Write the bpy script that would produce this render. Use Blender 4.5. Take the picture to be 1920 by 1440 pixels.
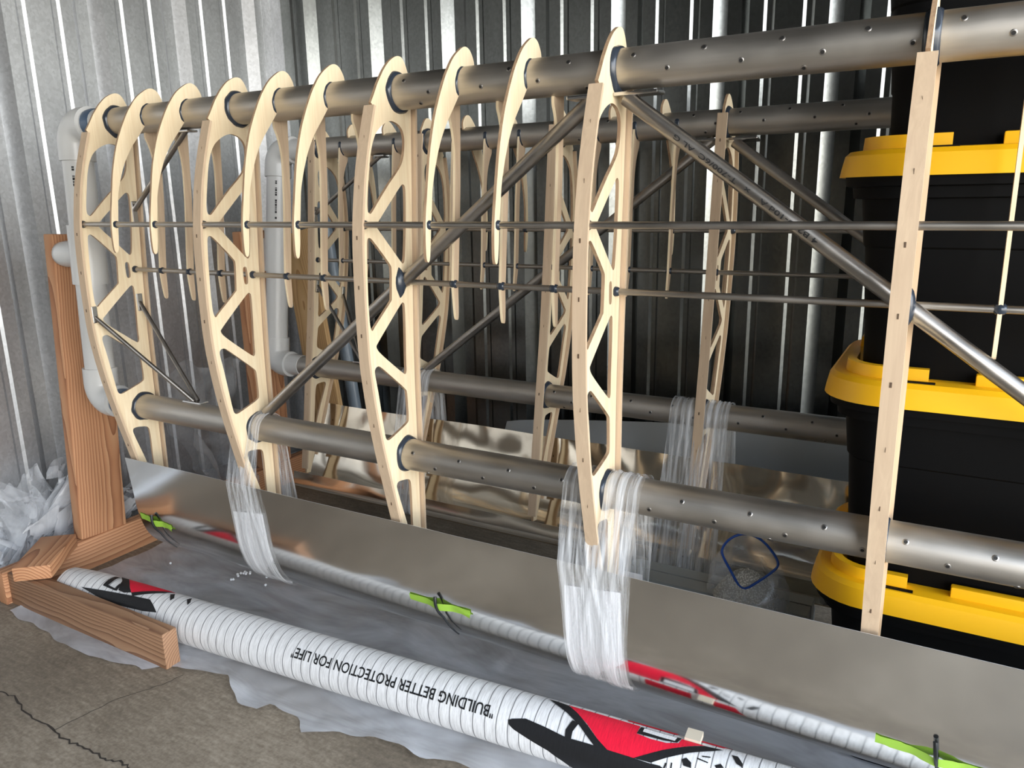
import bpy, bmesh, math, random
from mathutils import Vector, Matrix, noise
from mathutils.geometry import tessellate_polygon
sc = bpy.context.scene
C = sc.collection
for o in list(bpy.data.objects): bpy.data.objects.remove(o)
random.seed(7)

# ------------------------------------------------------------------ camera
H = 1.02                                    # eye height above the floor
cam = bpy.data.cameras.new('camera'); cam_o = bpy.data.objects.new('camera', cam); C.objects.link(cam_o)
cam.sensor_fit = 'HORIZONTAL'; cam.sensor_width = 36.0; cam.lens = 36.0*1446.0/1920.0
cam.clip_start = .02
cam_o.matrix_world = Matrix(((.86782168,-.10164351,.4863683,0),(.49655408,.21262822,-.84156003,0),(-.01787651,.97183221,.23499488,H),(0,0,0,1)))
sc.camera = cam_o

# ------------------------------------------------------------------ light
sc.view_settings.view_transform = 'Standard'; sc.view_settings.look = 'None'
sc.view_settings.gamma = 1; sc.view_settings.use_curve_mapping = False
sc.view_settings.exposure = 0.27
w = bpy.data.worlds.new('world'); sc.world = w; w.use_nodes = True
wn = w.node_tree.nodes; wl = w.node_tree.links
bg = wn['Background']; bg.inputs['Strength'].default_value = 9.0
wt = wn.new('ShaderNodeTexCoord'); ws = wn.new('ShaderNodeSeparateXYZ'); wr_ = wn.new('ShaderNodeValToRGB')
wl.new(wt.outputs['Generated'], ws.inputs[0]); wl.new(ws.outputs['Z'], wr_.inputs[0]); wl.new(wr_.outputs[0], bg.inputs['Color'])
wr_.color_ramp.elements[0].position = 0.0; wr_.color_ramp.elements[0].color = (1.0,.93,.82,1)
wr_.color_ramp.elements[1].position = .5; wr_.color_ramp.elements[1].color = (.62,.78,1.0,1)
def portal(name, loc, rot, sx, sy):
    l = bpy.data.lights.new(name, 'AREA'); l.shape = 'RECTANGLE'; l.size = sx; l.size_y = sy
    o = bpy.data.objects.new(name, l); C.objects.link(o); o.location = loc; o.rotation_euler = rot
    l.cycles.is_portal = True
DX, DY, FX = 2.4, -2.0, .9                          # the two open sides of the unit
portal('door_daylight', (DX, .15, 1.3), (0, math.radians(90), 0), 2.6, 4.3)
portal('front_daylight', ((FX+DX)/2, DY, 1.3), (math.radians(90), 0, 0), DX-FX, 2.6)

# ------------------------------------------------------------------ materials
def new_mat(name):
    m = bpy.data.materials.new(name); m.use_nodes = True
    return m, m.node_tree.nodes, m.node_tree.links, m.node_tree.nodes['Principled BSDF']
def lin(r, g, b):
    f = lambda c: (c/255/12.92 if c/255 <= .04045 else ((c/255+.055)/1.055)**2.4)
    return (f(r), f(g), f(b), 1)
def basic(name, col, rough=.5, metal=0., **kw):
    m, n, l, p = new_mat(name)
    p.inputs['Base Color'].default_value = col; p.inputs['Roughness'].default_value = rough; p.inputs['Metallic'].default_value = metal
    for k, v in kw.items(): p.inputs[k.replace('_', ' ')].default_value = v
    return m
def coords(n, l, scale, rot=(0,0,0), obj=True):
    tc = n.new('ShaderNodeTexCoord'); mp = n.new('ShaderNodeMapping')
    mp.inputs['Scale'].default_value = scale; mp.inputs['Rotation'].default_value = rot
    l.new(tc.outputs['Object' if obj else 'Generated'], mp.inputs[0]); return mp.outputs[0]
def ramp(n, l, fac, stops):
    r = n.new('ShaderNodeValToRGB'); e = r.color_ramp.elements
    e[0].position, e[0].color = stops[0]; e[1].position, e[1].color = stops[-1]
    for s in stops[1:-1]:
        k = e.new(s[0]); k.color = s[1]
    l.new(fac, r.inputs[0]); return r.outputs[0]
def noise_tex(n, l, vec, scale, detail=4, rough=.55, dist=0):
    t = n.new('ShaderNodeTexNoise'); t.inputs['Scale'].default_value = scale; t.inputs['Detail'].default_value = detail
    t.inputs['Roughness'].default_value = rough; t.inputs['Distortion'].default_value = dist
    l.new(vec, t.inputs['Vector']); return t.outputs['Fac']
def bump(n, l, p, h, strength, dist=.002):
    b = n.new('ShaderNodeBump'); b.inputs['Strength'].default_value = strength; b.inputs['Distance'].default_value = dist
    l.new(h, b.inputs['Height']); l.new(b.outputs[0], p.inputs['Normal'])

def ply(name, a, b):
    m, n, l, p = new_mat(name)
    f = noise_tex(n, l, coords(n, l, (60, 60, 3.5)), 1.6, 5, .6, .8)
    l.new(ramp(n, l, f, [(.3, a), (.7, b)]), p.inputs['Base Color']); p.inputs['Roughness'].default_value = .6
    return m
M_PLY = ply('birch_plywood', lin(230,206,168), lin(244,227,194))
M_CAP = ply('birch_strip', lin(196,170,142), lin(212,187,157))
M_EDGE = ply('plywood_edge', lin(150,118,92), lin(196,166,132))
M_STAPLE = basic('staple_mark', lin(92,72,55), .5)
def metal(name, a, b, rough, sx=2., sy=60., metallic=1.):
    m, n, l, p = new_mat(name)
    f = noise_tex(n, l, coords(n, l, (sx, sy, sy)), 1.2, 5, .6)
    g = noise_tex(n, l, coords(n, l, (5, 9, 9)), 1.3, 3, .6)
    mx = n.new('ShaderNodeMix'); mx.inputs[0].default_value = .5; l.new(f, mx.inputs[2]); l.new(g, mx.inputs[3])
    l.new(ramp(n, l, mx.outputs[0], [(.3, a), (.7, b)]), p.inputs['Base Color'])
    p.inputs['Metallic'].default_value = metallic
    l.new(ramp(n, l, g, [(.3, (rough-.07,)*3+(1,)), (.7, (rough+.1,)*3+(1,))]), p.inputs['Roughness'])
    return m
M_TUBE = metal('mill_aluminium', (.40,.375,.34,1), (.58,.545,.50,1), .46)
M_ROD = metal('aluminium_rod', (.33,.30,.27,1), (.46,.43,.39,1), .4)
M_BRACE = metal('brace_aluminium', (.30,.28,.255,1), (.43,.40,.37,1), .36)
M_SHEET = basic('bright_aluminium_sheet', (.80,.79,.77,1), .13, 1.)
M_SHEETF = basic('polished_sheet_reflection_tint', (.74,.66,.54,1), .11, 1.)  # warm base colour paints in the golden reflection of the wood ribs
M_SHEETG = basic('grey_sheet', (.42,.46,.50,1), .34, 1.)
M_EDGEW = basic('sheared_sheet_edge', (.85,.85,.84,1), .35, .6)
M_CHROME = basic('bright_fitting', (.62,.61,.6,1), .2, 1.)
M_RIVET = basic('rivet_steel', (.36,.34,.32,1), .4, 1.)
M_HOLE = basic('rivet_core', (.015,.014,.013,1), .6)
M_GLUE = basic('dark_epoxy', (.028,.036,.050,1), .22)
M_PVC = basic('white_pvc', lin(214,214,212), .28)
M_PRINT = basic('black_print', (.015,.015,.016,1), .6)
M_TAPEB = basic('blue_film_tape', lin(60,88,118), .3)
M_BLACK = basic('black_plastic', (.0022,.0022,.0024,1), .62, Specular_IOR_Level=.12)
M_YEL = basic('yellow_plastic', lin(247,186,16), .42)
M_TAPE = basic('green_tape', lin(150,192,66), .6)
M_TIE = basic('black_tie', (.012,.014,.016,1), .3)
M_GREYP = basic('grey_pipe', lin(128,140,150), .35)
M_FOAM = basic('white_pellet', lin(240,240,240), .7)
M_BLUE = basic('blue_zip_rim', lin(22,70,150), .35)
M_CARD = basic('torn_card', lin(214,202,180), .8)

def lumber(name, a, b, c, axis):
    """sawn timber: growth rings around an axis parallel to the board, so faces show grain and ends show arcs"""
    m, n, l, p = new_mat(name)
    sca = {'X': (.35,1,1), 'Y': (1,.35,1), 'Z': (1,1,.35)}[axis]
    v = coords(n, l, sca)
    nz = n.new('ShaderNodeTexNoise'); nz.inputs['Scale'].default_value = 4.0; nz.inputs['Detail'].default_value = 3
    l.new(v, nz.inputs['Vector'])
    ad = n.new('ShaderNodeMix'); ad.data_type = 'RGBA'; ad.blend_type = 'LINEAR_LIGHT'; ad.inputs[0].default_value = .028
    l.new(v, ad.inputs[6]); l.new(nz.outputs['Color'], ad.inputs[7])
    mp = n.new('ShaderNodeMapping')
    mp.inputs['Location'].default_value = {'X': (0,-.03,.05), 'Y': (.02,0,.05), 'Z': (.02,-.05,0)}[axis]
    mp.inputs['Rotation'].default_value = {'X': (0,.03,.02), 'Y': (.04,0,.02), 'Z': (.05,.03,0)}[axis]
    l.new(ad.outputs[2], mp.inputs[0])
    wv = n.new('ShaderNodeTexWave'); wv.wave_type = 'RINGS'; wv.rings_direction = axis; wv.wave_profile = 'SAW'
    wv.inputs['Scale'].default_value = 42; wv.inputs['Distortion'].default_value = .5; wv.inputs['Detail'].default_value = 2; wv.inputs['Detail Scale'].default_value = 1.5
    l.new(mp.outputs[0], wv.inputs['Vector'])
    col = ramp(n, l, wv.outputs['Fac'], [(0., a), (.62, b), (1., c)])
    # knots
    vo = n.new('ShaderNodeTexVoronoi'); vo.inputs['Scale'].default_value = 5.5
    l.new(coords(n, l, tuple(s*.9 if s < 1 else 1.3 for s in sca)), vo.inputs['Vector'])
    kn = ramp(n, l, vo.outputs['Distance'], [(.05, (1,1,1,1)), (.13, (0,0,0,1))])
    mk = n.new('ShaderNodeMix'); mk.data_type = 'RGBA'; l.new(kn, mk.inputs[0]); l.new(col, mk.inputs[6]); mk.inputs[7].default_value = lin(105,58,36)
    f = noise_tex(n, l, v, 9, 4)
    mx = n.new('ShaderNodeMix'); mx.data_type = 'RGBA'; mx.blend_type = 'MULTIPLY'; mx.inputs[0].default_value = .45
    l.new(mk.outputs[2], mx.inputs[6]); l.new(ramp(n, l, f, [(.25, (.72,.66,.6,1)), (.7, (1.1,1.08,1.05,1))]), mx.inputs[7])
    l.new(mx.outputs[2], p.inputs['Base Color']); p.inputs['Roughness'].default_value = .65
    return m
LA, LB, LC = lin(206,158,118), lin(188,134,96), lin(146,96,66)
M_LUMX = lumber('fir_lumber_long', lin(168,132,102), lin(150,114,86), lin(116,82,60), 'X')
M_LUMY = lumber('fir_lumber_beam', LA, LB, LC, 'Y')
M_LUMZ = lumber('fir_lumber_post', LA, LB, LC, 'Z')
M_PINE = lumber('pale_pine', lin(226,190,138), lin(216,176,122), lin(190,144,92), 'Z')

def galv(name, base, rough, met=.82, stain=.72):
    m, n, l, p = new_mat(name)
    vo = n.new('ShaderNodeTexVoronoi'); vo.inputs['Scale'].default_value = 150
    l.new(coords(n, l, (1,1,.8)), vo.inputs['Vector'])
    f = noise_tex(n, l, coords(n, l, (3,3,1.2)), 2.2, 6, .65)
    mx = n.new('ShaderNodeMix'); mx.data_type = 'RGBA'; mx.blend_type = 'MULTIPLY'; mx.inputs[0].default_value = 1
    l.new(ramp(n, l, vo.outputs['Color'], [(.1, tuple(c*.82 for c in base[:3])+(1,)), (.9, base)]), mx.inputs[6])
    l.new(ramp(n, l, f, [(.3, (.78,.78,.78,1)), (.6, (1,1,1,1))]), mx.inputs[7])
    # old scuffs and dark stains
    s = noise_tex(n, l, coords(n, l, (6,6,2.2)), 3.0, 8, .75)
    mk = n.new('ShaderNodeMix'); mk.data_type = 'RGBA'; l.new(ramp(n, l, s, [(stain-.03, (0,0,0,1)), (stain+.03, (.5,.5,.5,1))]), mk.inputs[0])
    l.new(mx.outputs[2], mk.inputs[6]); mk.inputs[7].default_value = (.10,.10,.10,1)
    l.new(mk.outputs[2], p.inputs['Base Color'])
    p.inputs['Metallic'].default_value = met; p.inputs['Roughness'].default_value = rough
    return m
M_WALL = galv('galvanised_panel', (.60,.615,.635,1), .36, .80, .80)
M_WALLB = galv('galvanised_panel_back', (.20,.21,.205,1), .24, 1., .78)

def concrete():
    m, n, l, p = new_mat('concrete')
    a = noise_tex(n, l, coords(n, l, (1,1,1)), 2.2, 8, .62)
    b = noise_tex(n, l, coords(n, l, (14,60,10), (0,0,.5)), 1.5, 6, .7)
    c = noise_tex(n, l, coords(n, l, (1,1,1)), 120, 3, .6)
    mx = n.new('ShaderNodeMix'); mx.inputs[0].default_value = .4; l.new(a, mx.inputs[2]); l.new(b, mx.inputs[3])
    my = n.new('ShaderNodeMix'); my.inputs[0].default_value = .24; l.new(mx.outputs[0], my.inputs[2]); l.new(c, my.inputs[3])
    l.new(ramp(n, l, my.outputs[0], [(.36, lin(98,87,74)), (.5, lin(134,121,104)), (.64, lin(174,160,141))]), p.inputs['Base Color'])
    p.inputs['Roughness'].default_value = .7; bump(n, l, p, my.outputs[0], .18, .004)
    return m
M_CONC = concrete()
M_GROUND = basic('outdoor_concrete', lin(196,176,150), .9)
M_CEIL = basic('ceiling_sheet', (.06,.06,.06,1), .7)
M_DARK = basic('dark_cladding', (.07,.07,.068,1), .6)

def film(name, col, alpha, streak=None, rough=.18, hi=.9, bs=None):
    """clear polythene: partly see-through, milky where folded"""
    m, n, l, p = new_mat(name)
    p.inputs['Base Color'].default_value = col; p.inputs['Roughness'].default_value = rough
    p.inputs['Specular IOR Level'].default_value = .6
    tr = n.new('ShaderNodeBsdfTransparent'); ms = n.new('ShaderNodeMixShader')
    out = [x for x in n if x.type == 'OUTPUT_MATERIAL'][0]
    if streak:
        f = noise_tex(n, l, coords(n, l, streak), 1.0, 4, .65, .6)
        l.new(ramp(n, l, f, [(.36, (alpha,)*3+(1,)), (.66, (hi,)*3+(1,))]), ms.inputs[0])
        bump(n, l, p, f, bs if bs is not None else (.5 if alpha < .3 else .22), .004)
    else: ms.inputs[0].default_value = alpha
    l.new(tr.outputs[0], ms.inputs[1]); l.new(p.outputs[0], ms.inputs[2]); l.new(ms.outputs[0], out.inputs['Surface'])
    return m
M_WRAP = film('stretch_film', (.86,.87,.88,1), .10, (120,5,5), .14, .62)
M_PADF = film('foam_wrap', (.88,.88,.90,1), .72, (110,5,5), .35, .95)
M_FLOORF = film('floor_polythene', (.68,.69,.72,1), .42, (3,9,3), .2, .80)
M_BAG = film('crumpled_polythene', (.74,.76,.79,1), .22, (6,6,6), .2, .62, .05)
M_CLEAR = film('clear_polythene', (.60,.61,.62,1), .12, (4,4,4), .16, .42)
M_ZIP = film('zip_bag_film', (.70,.71,.71,1), .16, (20,20,20), .12, .4)

def beads():
    m, n, l, p = new_mat('white_beads')
    vo = n.new('ShaderNodeTexVoronoi'); vo.inputs['Scale'].default_value = 260; l.new(coords(n, l, (1,1,1)), vo.inputs['Vector'])
    l.new(ramp(n, l, vo.outputs['Distance'], [(.1, lin(226,222,210)), (.6, lin(150,146,136))]), p.inputs['Base Color'])
    p.inputs['Roughness'].default_value = .7; bump(n, l, p, vo.outputs['Distance'], -.8, .003); return m
M_BEADS = beads()

def wrapcloth():
    """woven white house-wrap: printed dark rings across the roll plus fine weave"""
    m, n, l, p = new_mat('white_woven_wrap')
    tc = n.new('ShaderNodeTexCoord'); sp = n.new('ShaderNodeSeparateXYZ'); l.new(tc.outputs['Object'], sp.inputs[0])
    nz = noise_tex(n, l, coords(n, l, (1,1,1)), 9, 2)
    a1 = n.new('ShaderNodeMath'); a1.operation = 'MULTIPLY_ADD'; a1.inputs[1].default_value = .010; l.new(nz, a1.inputs[0]); l.new(sp.outputs['X'], a1.inputs[2])
    a2 = n.new('ShaderNodeMath'); a2.operation = 'DIVIDE'; a2.inputs[1].default_value = .0243; l.new(a1.outputs[0], a2.inputs[0])
    a3 = n.new('ShaderNodeMath'); a3.operation = 'FRACT'; l.new(a2.outputs[0], a3.inputs[0])
    ring = ramp(n, l, a3.outputs[0], [(0., (1,1,1,1)), (.06, (1,1,1,1)), (.10, (0,0,0,1))])
    f = noise_tex(n, l, coords(n, l, (260,26,26)), 1.3, 4, .7)
    base = ramp(n, l, f, [(.28, lin(196,194,192)), (.6, lin(232,231,230))])
    mk = n.new('ShaderNodeMix'); mk.data_type = 'RGBA'
    a4 = n.new('ShaderNodeMath'); a4.operation = 'MULTIPLY'; a4.inputs[1].default_value = .9; l.new(ring, a4.inputs[0])
    l.new(a4.outputs[0], mk.inputs[0]); l.new(base, mk.inputs[6]); mk.inputs[7].default_value = lin(92,92,94)
    l.new(mk.outputs[2], p.inputs['Base Color']); p.inputs['Roughness'].default_value = .5
    bump(n, l, p, f, .35, .0015); return m
M_CLOTH = wrapcloth()
def printed(name, col):
    m, n, l, p = new_mat(name)
    f = noise_tex(n, l, coords(n, l, (300,30,30)), 1.3, 4, .7)
    l.new(ramp(n, l, f, [(.25, tuple(c*.7 for c in col[:3])+(1,)), (.6, col)]), p.inputs['Base Color']); p.inputs['Roughness'].default_value = .5; p.inputs['Specular IOR Level'].default_value = .2
    return m
M_RED = printed('red_print', lin(226,30,58))
M_INK = printed('black_ink', (.016,.016,.017,1))
M_WHITEP = printed('white_print', lin(232,231,230))

# ------------------------------------------------------------------ mesh helpers
class MB:
    def __init__(s): s.v = []; s.f = []; s.m = []
    def add(s, vs, fs, mat=0):
        k = len(s.v); s.v += [tuple(v) for v in vs]; s.f += [tuple(i+k for i in f) for f in fs]; s.m += [mat]*len(fs)
    def box(s, lo, hi, mat=0, M=None):
        x0,y0,z0 = lo; x1,y1,z1 = hi
        vs = [Vector(p) for p in ((x0,y0,z0),(x1,y0,z0),(x1,y1,z0),(x0,y1,z0),(x0,y0,z1),(x1,y0,z1),(x1,y1,z1),(x0,y1,z1))]
        if M: vs = [M @ v for v in vs]
        s.add(vs, [(0,3,2,1),(4,5,6,7),(0,1,5,4),(1,2,6,5),(2,3,7,6),(3,0,4,7)], mat)
    def sweep(s, pts, r, n=16, mat=0, cap=True, closed=False, rr=None):
        pts = [Vector(p) for p in pts]; N = len(pts); rings = []
        up = None
        for i, p in enumerate(pts):
            a = pts[(i-1) % N] if (i > 0 or closed) else p; b = pts[(i+1) % N] if (i < N-1 or closed) else p
            t = (b-a).normalized()
            if up is None: up = t.orthogonal().normalized()
            up = (up - t*up.dot(t)).normalized(); q = t.cross(up)
            R = rr[i] if rr else r
            rings.append([p + (up*math.cos(2*math.pi*k/n)+q*math.sin(2*math.pi*k/n))*R for k in range(n)])
        vs = [v for ring in rings for v in ring]; fs = []
        for i in range(N if closed else N-1):
            j = (i+1) % N
            for k in range(n):
                k2 = (k+1) % n; fs.append((i*n+k, i*n+k2, j*n+k2, j*n+k))
        if cap and not closed:
            fs.append(tuple(reversed(range(n)))); fs.append(tuple((N-1)*n+k for k in range(n)))
        s.add(vs, fs, mat)
    def plate(s, outline, holes, x0, x1, mat=0, edge=1):
        loops = [outline]+holes
        polys = [[Vector((p[0], p[1], 0)) for p in lp] for lp in loops]
        flat = [p for lp in polys for p in lp]; tris = tessellate_polygon(polys)
        n = len(flat)
        vs = [(x1, p.x, p.y) for p in flat]+[(x0, p.x, p.y) for p in flat]
        fs = []
        for t in tris:
            a, b, c = (flat[i] for i in t)
            ccw = (b.x-a.x)*(c.y-a.y)-(b.y-a.y)*(c.x-a.x) > 0
            t = tuple(t) if ccw else tuple(reversed(t))
            fs.append(t); fs.append(tuple(i+n for i in reversed(t)))
        s.add(vs, fs, mat)
        for h, lp in enumerate(loops):
            area = sum(lp[i][0]*lp[(i+1) % len(lp)][1]-lp[(i+1) % len(lp)][0]*lp[i][1] for i in range(len(lp)))
            ccw = (area > 0) == (h == 0)
            k = len(lp); vs = [(x1, p[0], p[1]) for p in lp]+[(x0, p[0], p[1]) for p in lp]
            fs = [((i, i+k, (i+1) % k+k, (i+1) % k) if ccw else (i, (i+1) % k, (i+1) % k+k, i+k)) for i in range(k)]
            s.add(vs, fs, edge)
    def grid(s, rows, mat=0, closed_u=False):
        n = len(rows[0]); vs = [v for r in rows for v in r]; fs = []
        for i in range(len(rows)-1):
            for k in range(n if closed_u else n-1):
                k2 = (k+1) % n; fs.append((i*n+k, i*n+k2, (i+1)*n+k2, (i+1)*n+k))
        s.add(vs, fs, mat)
    def mesh(s, name, mats, smooth=35, mirror=False, bevel=None, flip=False):
        me = bpy.data.meshes.new(name)
        v = [(a, -b, c) for a, b, c in s.v] if mirror else s.v
        fl = mirror != flip
        f = [tuple(reversed(q)) for q in s.f] if fl else s.f
        me.from_pydata(v, [], f); me.polygons.foreach_set('material_index', s.m)
        for m in (mats if isinstance(mats, (list, tuple)) else [mats]): me.materials.append(m)
        if bevel:
            bm = bmesh.new(); bm.from_mesh(me)
            bmesh.ops.remove_doubles(bm, verts=bm.verts, dist=1e-5)
            es = [e for e in bm.edges if len(e.link_faces) == 2 and e.calc_face_angle(0) > .6]
            bmesh.ops.bevel(bm, geom=es, offset=bevel, segments=2, profile=.6, affect='EDGES', clamp_overlap=True)
            bm.to_mesh(me); bm.free()
        if smooth:
            me.polygons.foreach_set('use_smooth', [True]*len(me.polygons)); me.set_sharp_from_angle(angle=math.radians(smooth))
        me.update(); return me
    def build(s, name, mats, parent=None, **kw):
        return link(name, s.mesh(name, mats, **kw), parent)
def link(name, me, parent=None, loc=(0,0,0)):
    o = bpy.data.objects.new(name, me); C.objects.link(o); o.location = loc
    if parent: o.parent = parent
    return o
def tag(o, label=None, cat=None, group=None, kind=None):
    if label: o['label'] = label
    if cat: o['category'] = cat
    if group: o['group'] = group
    if kind: o['kind'] = kind
    return o
def thing(name, label, cat, loc=(0,0,0), group=None, rot=(0,0,0)):
    o = bpy.data.objects.new(name, None); C.objects.link(o); o.location = loc; o.rotation_euler = rot; o.empty_display_size = .05
    return tag(o, label, cat, group)
def chaikin(p, it=2, closed=True, q=.22):
    for _ in range(it):
        r = []; n = len(p)
        if not closed: r.append(p[0])
        for i in range(n if closed else n-1):
            a, b = p[i], p[(i+1) % n]
            r.append((a[0]*(1-q)+b[0]*q, a[1]*(1-q)+b[1]*q)); r.append((a[0]*q+b[0]*(1-q), a[1]*q+b[1]*(1-q)))
        if not closed: r.append(p[-1])
        p = r
    return p
def lerp_curve(curve, z):
    """y at height z on a polyline of (y,z) falling in z"""
    for (y0, z0), (y1, z1) in zip(curve, curve[1:]):
        if z0 >= z >= z1: return y0+(y1-y0)*(z0-z)/max(z0-z1, 1e-9)
    return curve[0][0] if z > curve[0][1] else curve[-1][0]
def solid_sheet(rows, th):
    """give an open grid of points a small real thickness; returns MB"""
    mb = MB(); nr, nc = len(rows), len(rows[0])
    P = [[Vector(p) for p in r] for r in rows]; Q = []
    for i in range(nr):
        q = []
        for k in range(nc):
            du = P[i][min(k+1, nc-1)]-P[i][max(k-1, 0)]; dv = P[min(i+1, nr-1)][k]-P[max(i-1, 0)][k]
            q.append(P[i][k]-du.cross(dv).normalized()*th)
        Q.append(q)
    mb.grid(P); mb.grid([list(reversed(r)) for r in Q])
    for a, b in ((P[0], Q[0]), (list(reversed(P[-1])), list(reversed(Q[-1])))):
        mb.grid([list(b), list(a)], 1)
    for k, rv in ((0, True), (nc-1, False)):
        a = [r[k] for r in P]; b = [r[k] for r in Q]
        if rv: a.reverse(); b.reverse()
        mb.grid([b, a], 1)
    return mb
def text_poly(s, width, height):
    """outline mesh of a string scaled to width x height, as (verts2d, faces)"""
    cu = bpy.data.curves.new('lettering', 'FONT'); cu.body = s; cu.resolution_u = 3; cu.offset = .012
    o = bpy.data.objects.new('lettering', cu); C.objects.link(o); bpy.context.view_layer.update()
    ev = o.evaluated_get(bpy.context.evaluated_depsgraph_get()); me = ev.to_mesh()
    v = [(a.co.x, a.co.y) for a in me.vertices]; f = [tuple(p.vertices) for p in me.polygons]
    ev.to_mesh_clear(); bpy.data.objects.remove(o); bpy.data.curves.remove(cu)
    x0 = min(a[0] for a in v); x1 = max(a[0] for a in v); y0 = 0; y1 = max(a[1] for a in v)
    return [((a-x0)/(x1-x0)*width, (b-y0)/(y1-y0)*height) for a, b in v], f
def wrap_faces(v2, faces, fn, step, axis=1):
    """cut a flat figure into strips across axis and bend it with fn(s,t)->Vector"""
    bm = bmesh.new(); vs = [bm.verts.new((a, b, 0)) for a, b in v2]
    for f in faces:
        try: bm.faces.new([vs[i] for i in f])
        except ValueError: pass
    lo = min(p[axis] for p in v2); hi = max(p[axis] for p in v2); k = math.ceil(lo/step)*step
    no = Vector((0,0,0)); no[axis] = 1
    while k < hi:
        co = Vector((0,0,0)); co[axis] = k
        bmesh.ops.bisect_plane(bm, geom=bm.verts[:]+bm.edges[:]+bm.faces[:], plane_co=co, plane_no=no, dist=1e-7); k += step
    bm.verts.index_update(); mb = MB()
    pts = [fn(v.co.x, v.co.y) for v in bm.verts]
    mb.add(pts, [tuple(v.index for v in f.verts) for f in bm.faces]); bm.free(); return mb
def poly_faces(p):
    t = tessellate_polygon([[Vector((a, b, 0)) for a, b in p]]); fs = []
    for q in t:
        a, b, c = (p[i] for i in q)
        fs.append(tuple(q) if (b[0]-a[0])*(c[1]-a[1])-(b[1]-a[1])*(c[0]-a[0]) > 0 else tuple(reversed(q)))
    return p, fs

# ------------------------------------------------------------------ the unit: floor, walls, ceiling
XL, YB = -2.355, 2.30
def struct(name, mb, mats, **kw): return tag(mb.build(name, mats, **kw), kind='structure')
f = MB(); f.box((XL-.1, DY, -.15), (DX, YB+.1, 0)); floor = struct('floor', f, M_CONC, smooth=0)
g = MB(); g.box((-30, -40, -.3), (40, 40, -.155)); tag(g.build('ground', M_GROUND, smooth=0), 'pale concrete apron outside the unit', 'ground', kind='structure')
c = MB(); c.box((XL-.1, DY, 2.6), (DX, YB+.1, 2.7)); struct('ceiling', c, M_CEIL, smooth=0)

def rib_profile(a0, a1, off):
    """ribbed cladding in section: deep ribs every 0.305 m, two low ribs between; depth goes away from the room"""
    pts = [(a0, 0.)]; k = math.floor((a0-off)/.305)
    while off+k*.305 < a1+.3:
        u = off+k*.305
        for du, d in ((-.052, 0), (-.020, .034), (.018, .034), (.048, 0), (.0855, 0), (.0935, .0055), (.107, .0055), (.115, 0), (.187, 0), (.195, .0055), (.2085, .0055), (.2165, 0)):
            if a0 < u+du < a1: pts.append((u+du, d))
        k += 1
    return pts+[(a1, 0.)]
def cladding(name, a0, a1, off, place, mat, flip=False):
    pr = rib_profile(a0, a1, off); mb = MB(); lo = []; hi = []
    for a, d in pr: lo.append(place(a, d, 0.)); hi.append(place(a, d, 2.6))
    mb.grid([lo, hi]); n = len(pr)
    bl = [place(a0, .06, 0.), place(a1, .06, 0.)]; bh = [place(a0, .06, 2.6), place(a1, .06, 2.6)]
    mb.grid([list(reversed(bl)), list(reversed(bh))])
    return struct(name, mb, mat, smooth=0, flip=flip)
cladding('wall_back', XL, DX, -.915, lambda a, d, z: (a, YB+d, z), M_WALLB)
cladding('wall_left', DY, YB, 1.565, lambda a, d, z: (XL-d, a, z), M_WALL)
cladding('wall_front', XL, FX, -.915, lambda a, d, z: (a, DY-d, z), M_DARK, flip=True)
t = MB(); t.box((XL, YB-.045, 0), (XL+.003, YB, 2.6)); t.box((XL, YB-.003, 0), (XL+.055, YB, 2.6)); struct('trim_1', t, M_WALL, smooth=0)
t = MB(); t.box((XL, DY, 0), (XL+.004, YB, .05)); t.box((XL, DY, 0), (XL+.03, YB, .003)); struct('baseboard_left', t, M_WALL, smooth=0)
# a crack in the slab, bottom left
ck = MB(); pts = []
for x, y in ((-1.708,.714),(-1.663,.718),(-1.598,.704),(-1.533,.698),(-1.482,.699),(-1.446,.69),(-1.398,.692),(-1.357,.699),(-1.307,.693),(-1.277,.706),(-1.249,.703),(-1.21,.712)):
    pts.append((x, y))
rows = [[], []]
for i, (x, y) in enumerate(pts):
    for s in range(4):
        if i == len(pts)-1 and s: break
        nx, ny = pts[min(i+1, len(pts)-1)]; u = s/4
        px, py = x+(nx-x)*u+random.uniform(-.003,.003), y+(ny-y)*u+random.uniform(-.004,.004); hw = .0012+.0012*random.random()
        rows[0].append((px, py-hw, .0006)); rows[1].append((px, py+hw, .0006))
ck.grid(rows); ck.build('crack', basic('crack_grit', lin(58,51,44), .9), floor, smooth=0)
ck = MB(); rows = [[], []]; pts = [(-1.476,.695),(-1.465,.761),(-1.459,.81),(-1.426,.875),(-1.41,.909),(-1.404,.952)]
for i, (x, y) in enumerate(pts[:-1]):
    for s in range(5):
        u = s/5; px = x+(pts[i+1][0]-x)*u+random.uniform(-.002,.002); py = y+(pts[i+1][1]-y)*u
        rows[0].append((px+.0009, py, .0006)); rows[1].append((px-.0009, py, .0006))
ck.grid(rows); ck.build('crack', basic('crack_fine', lin(78,70,60), .9), floor, smooth=0)

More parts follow.
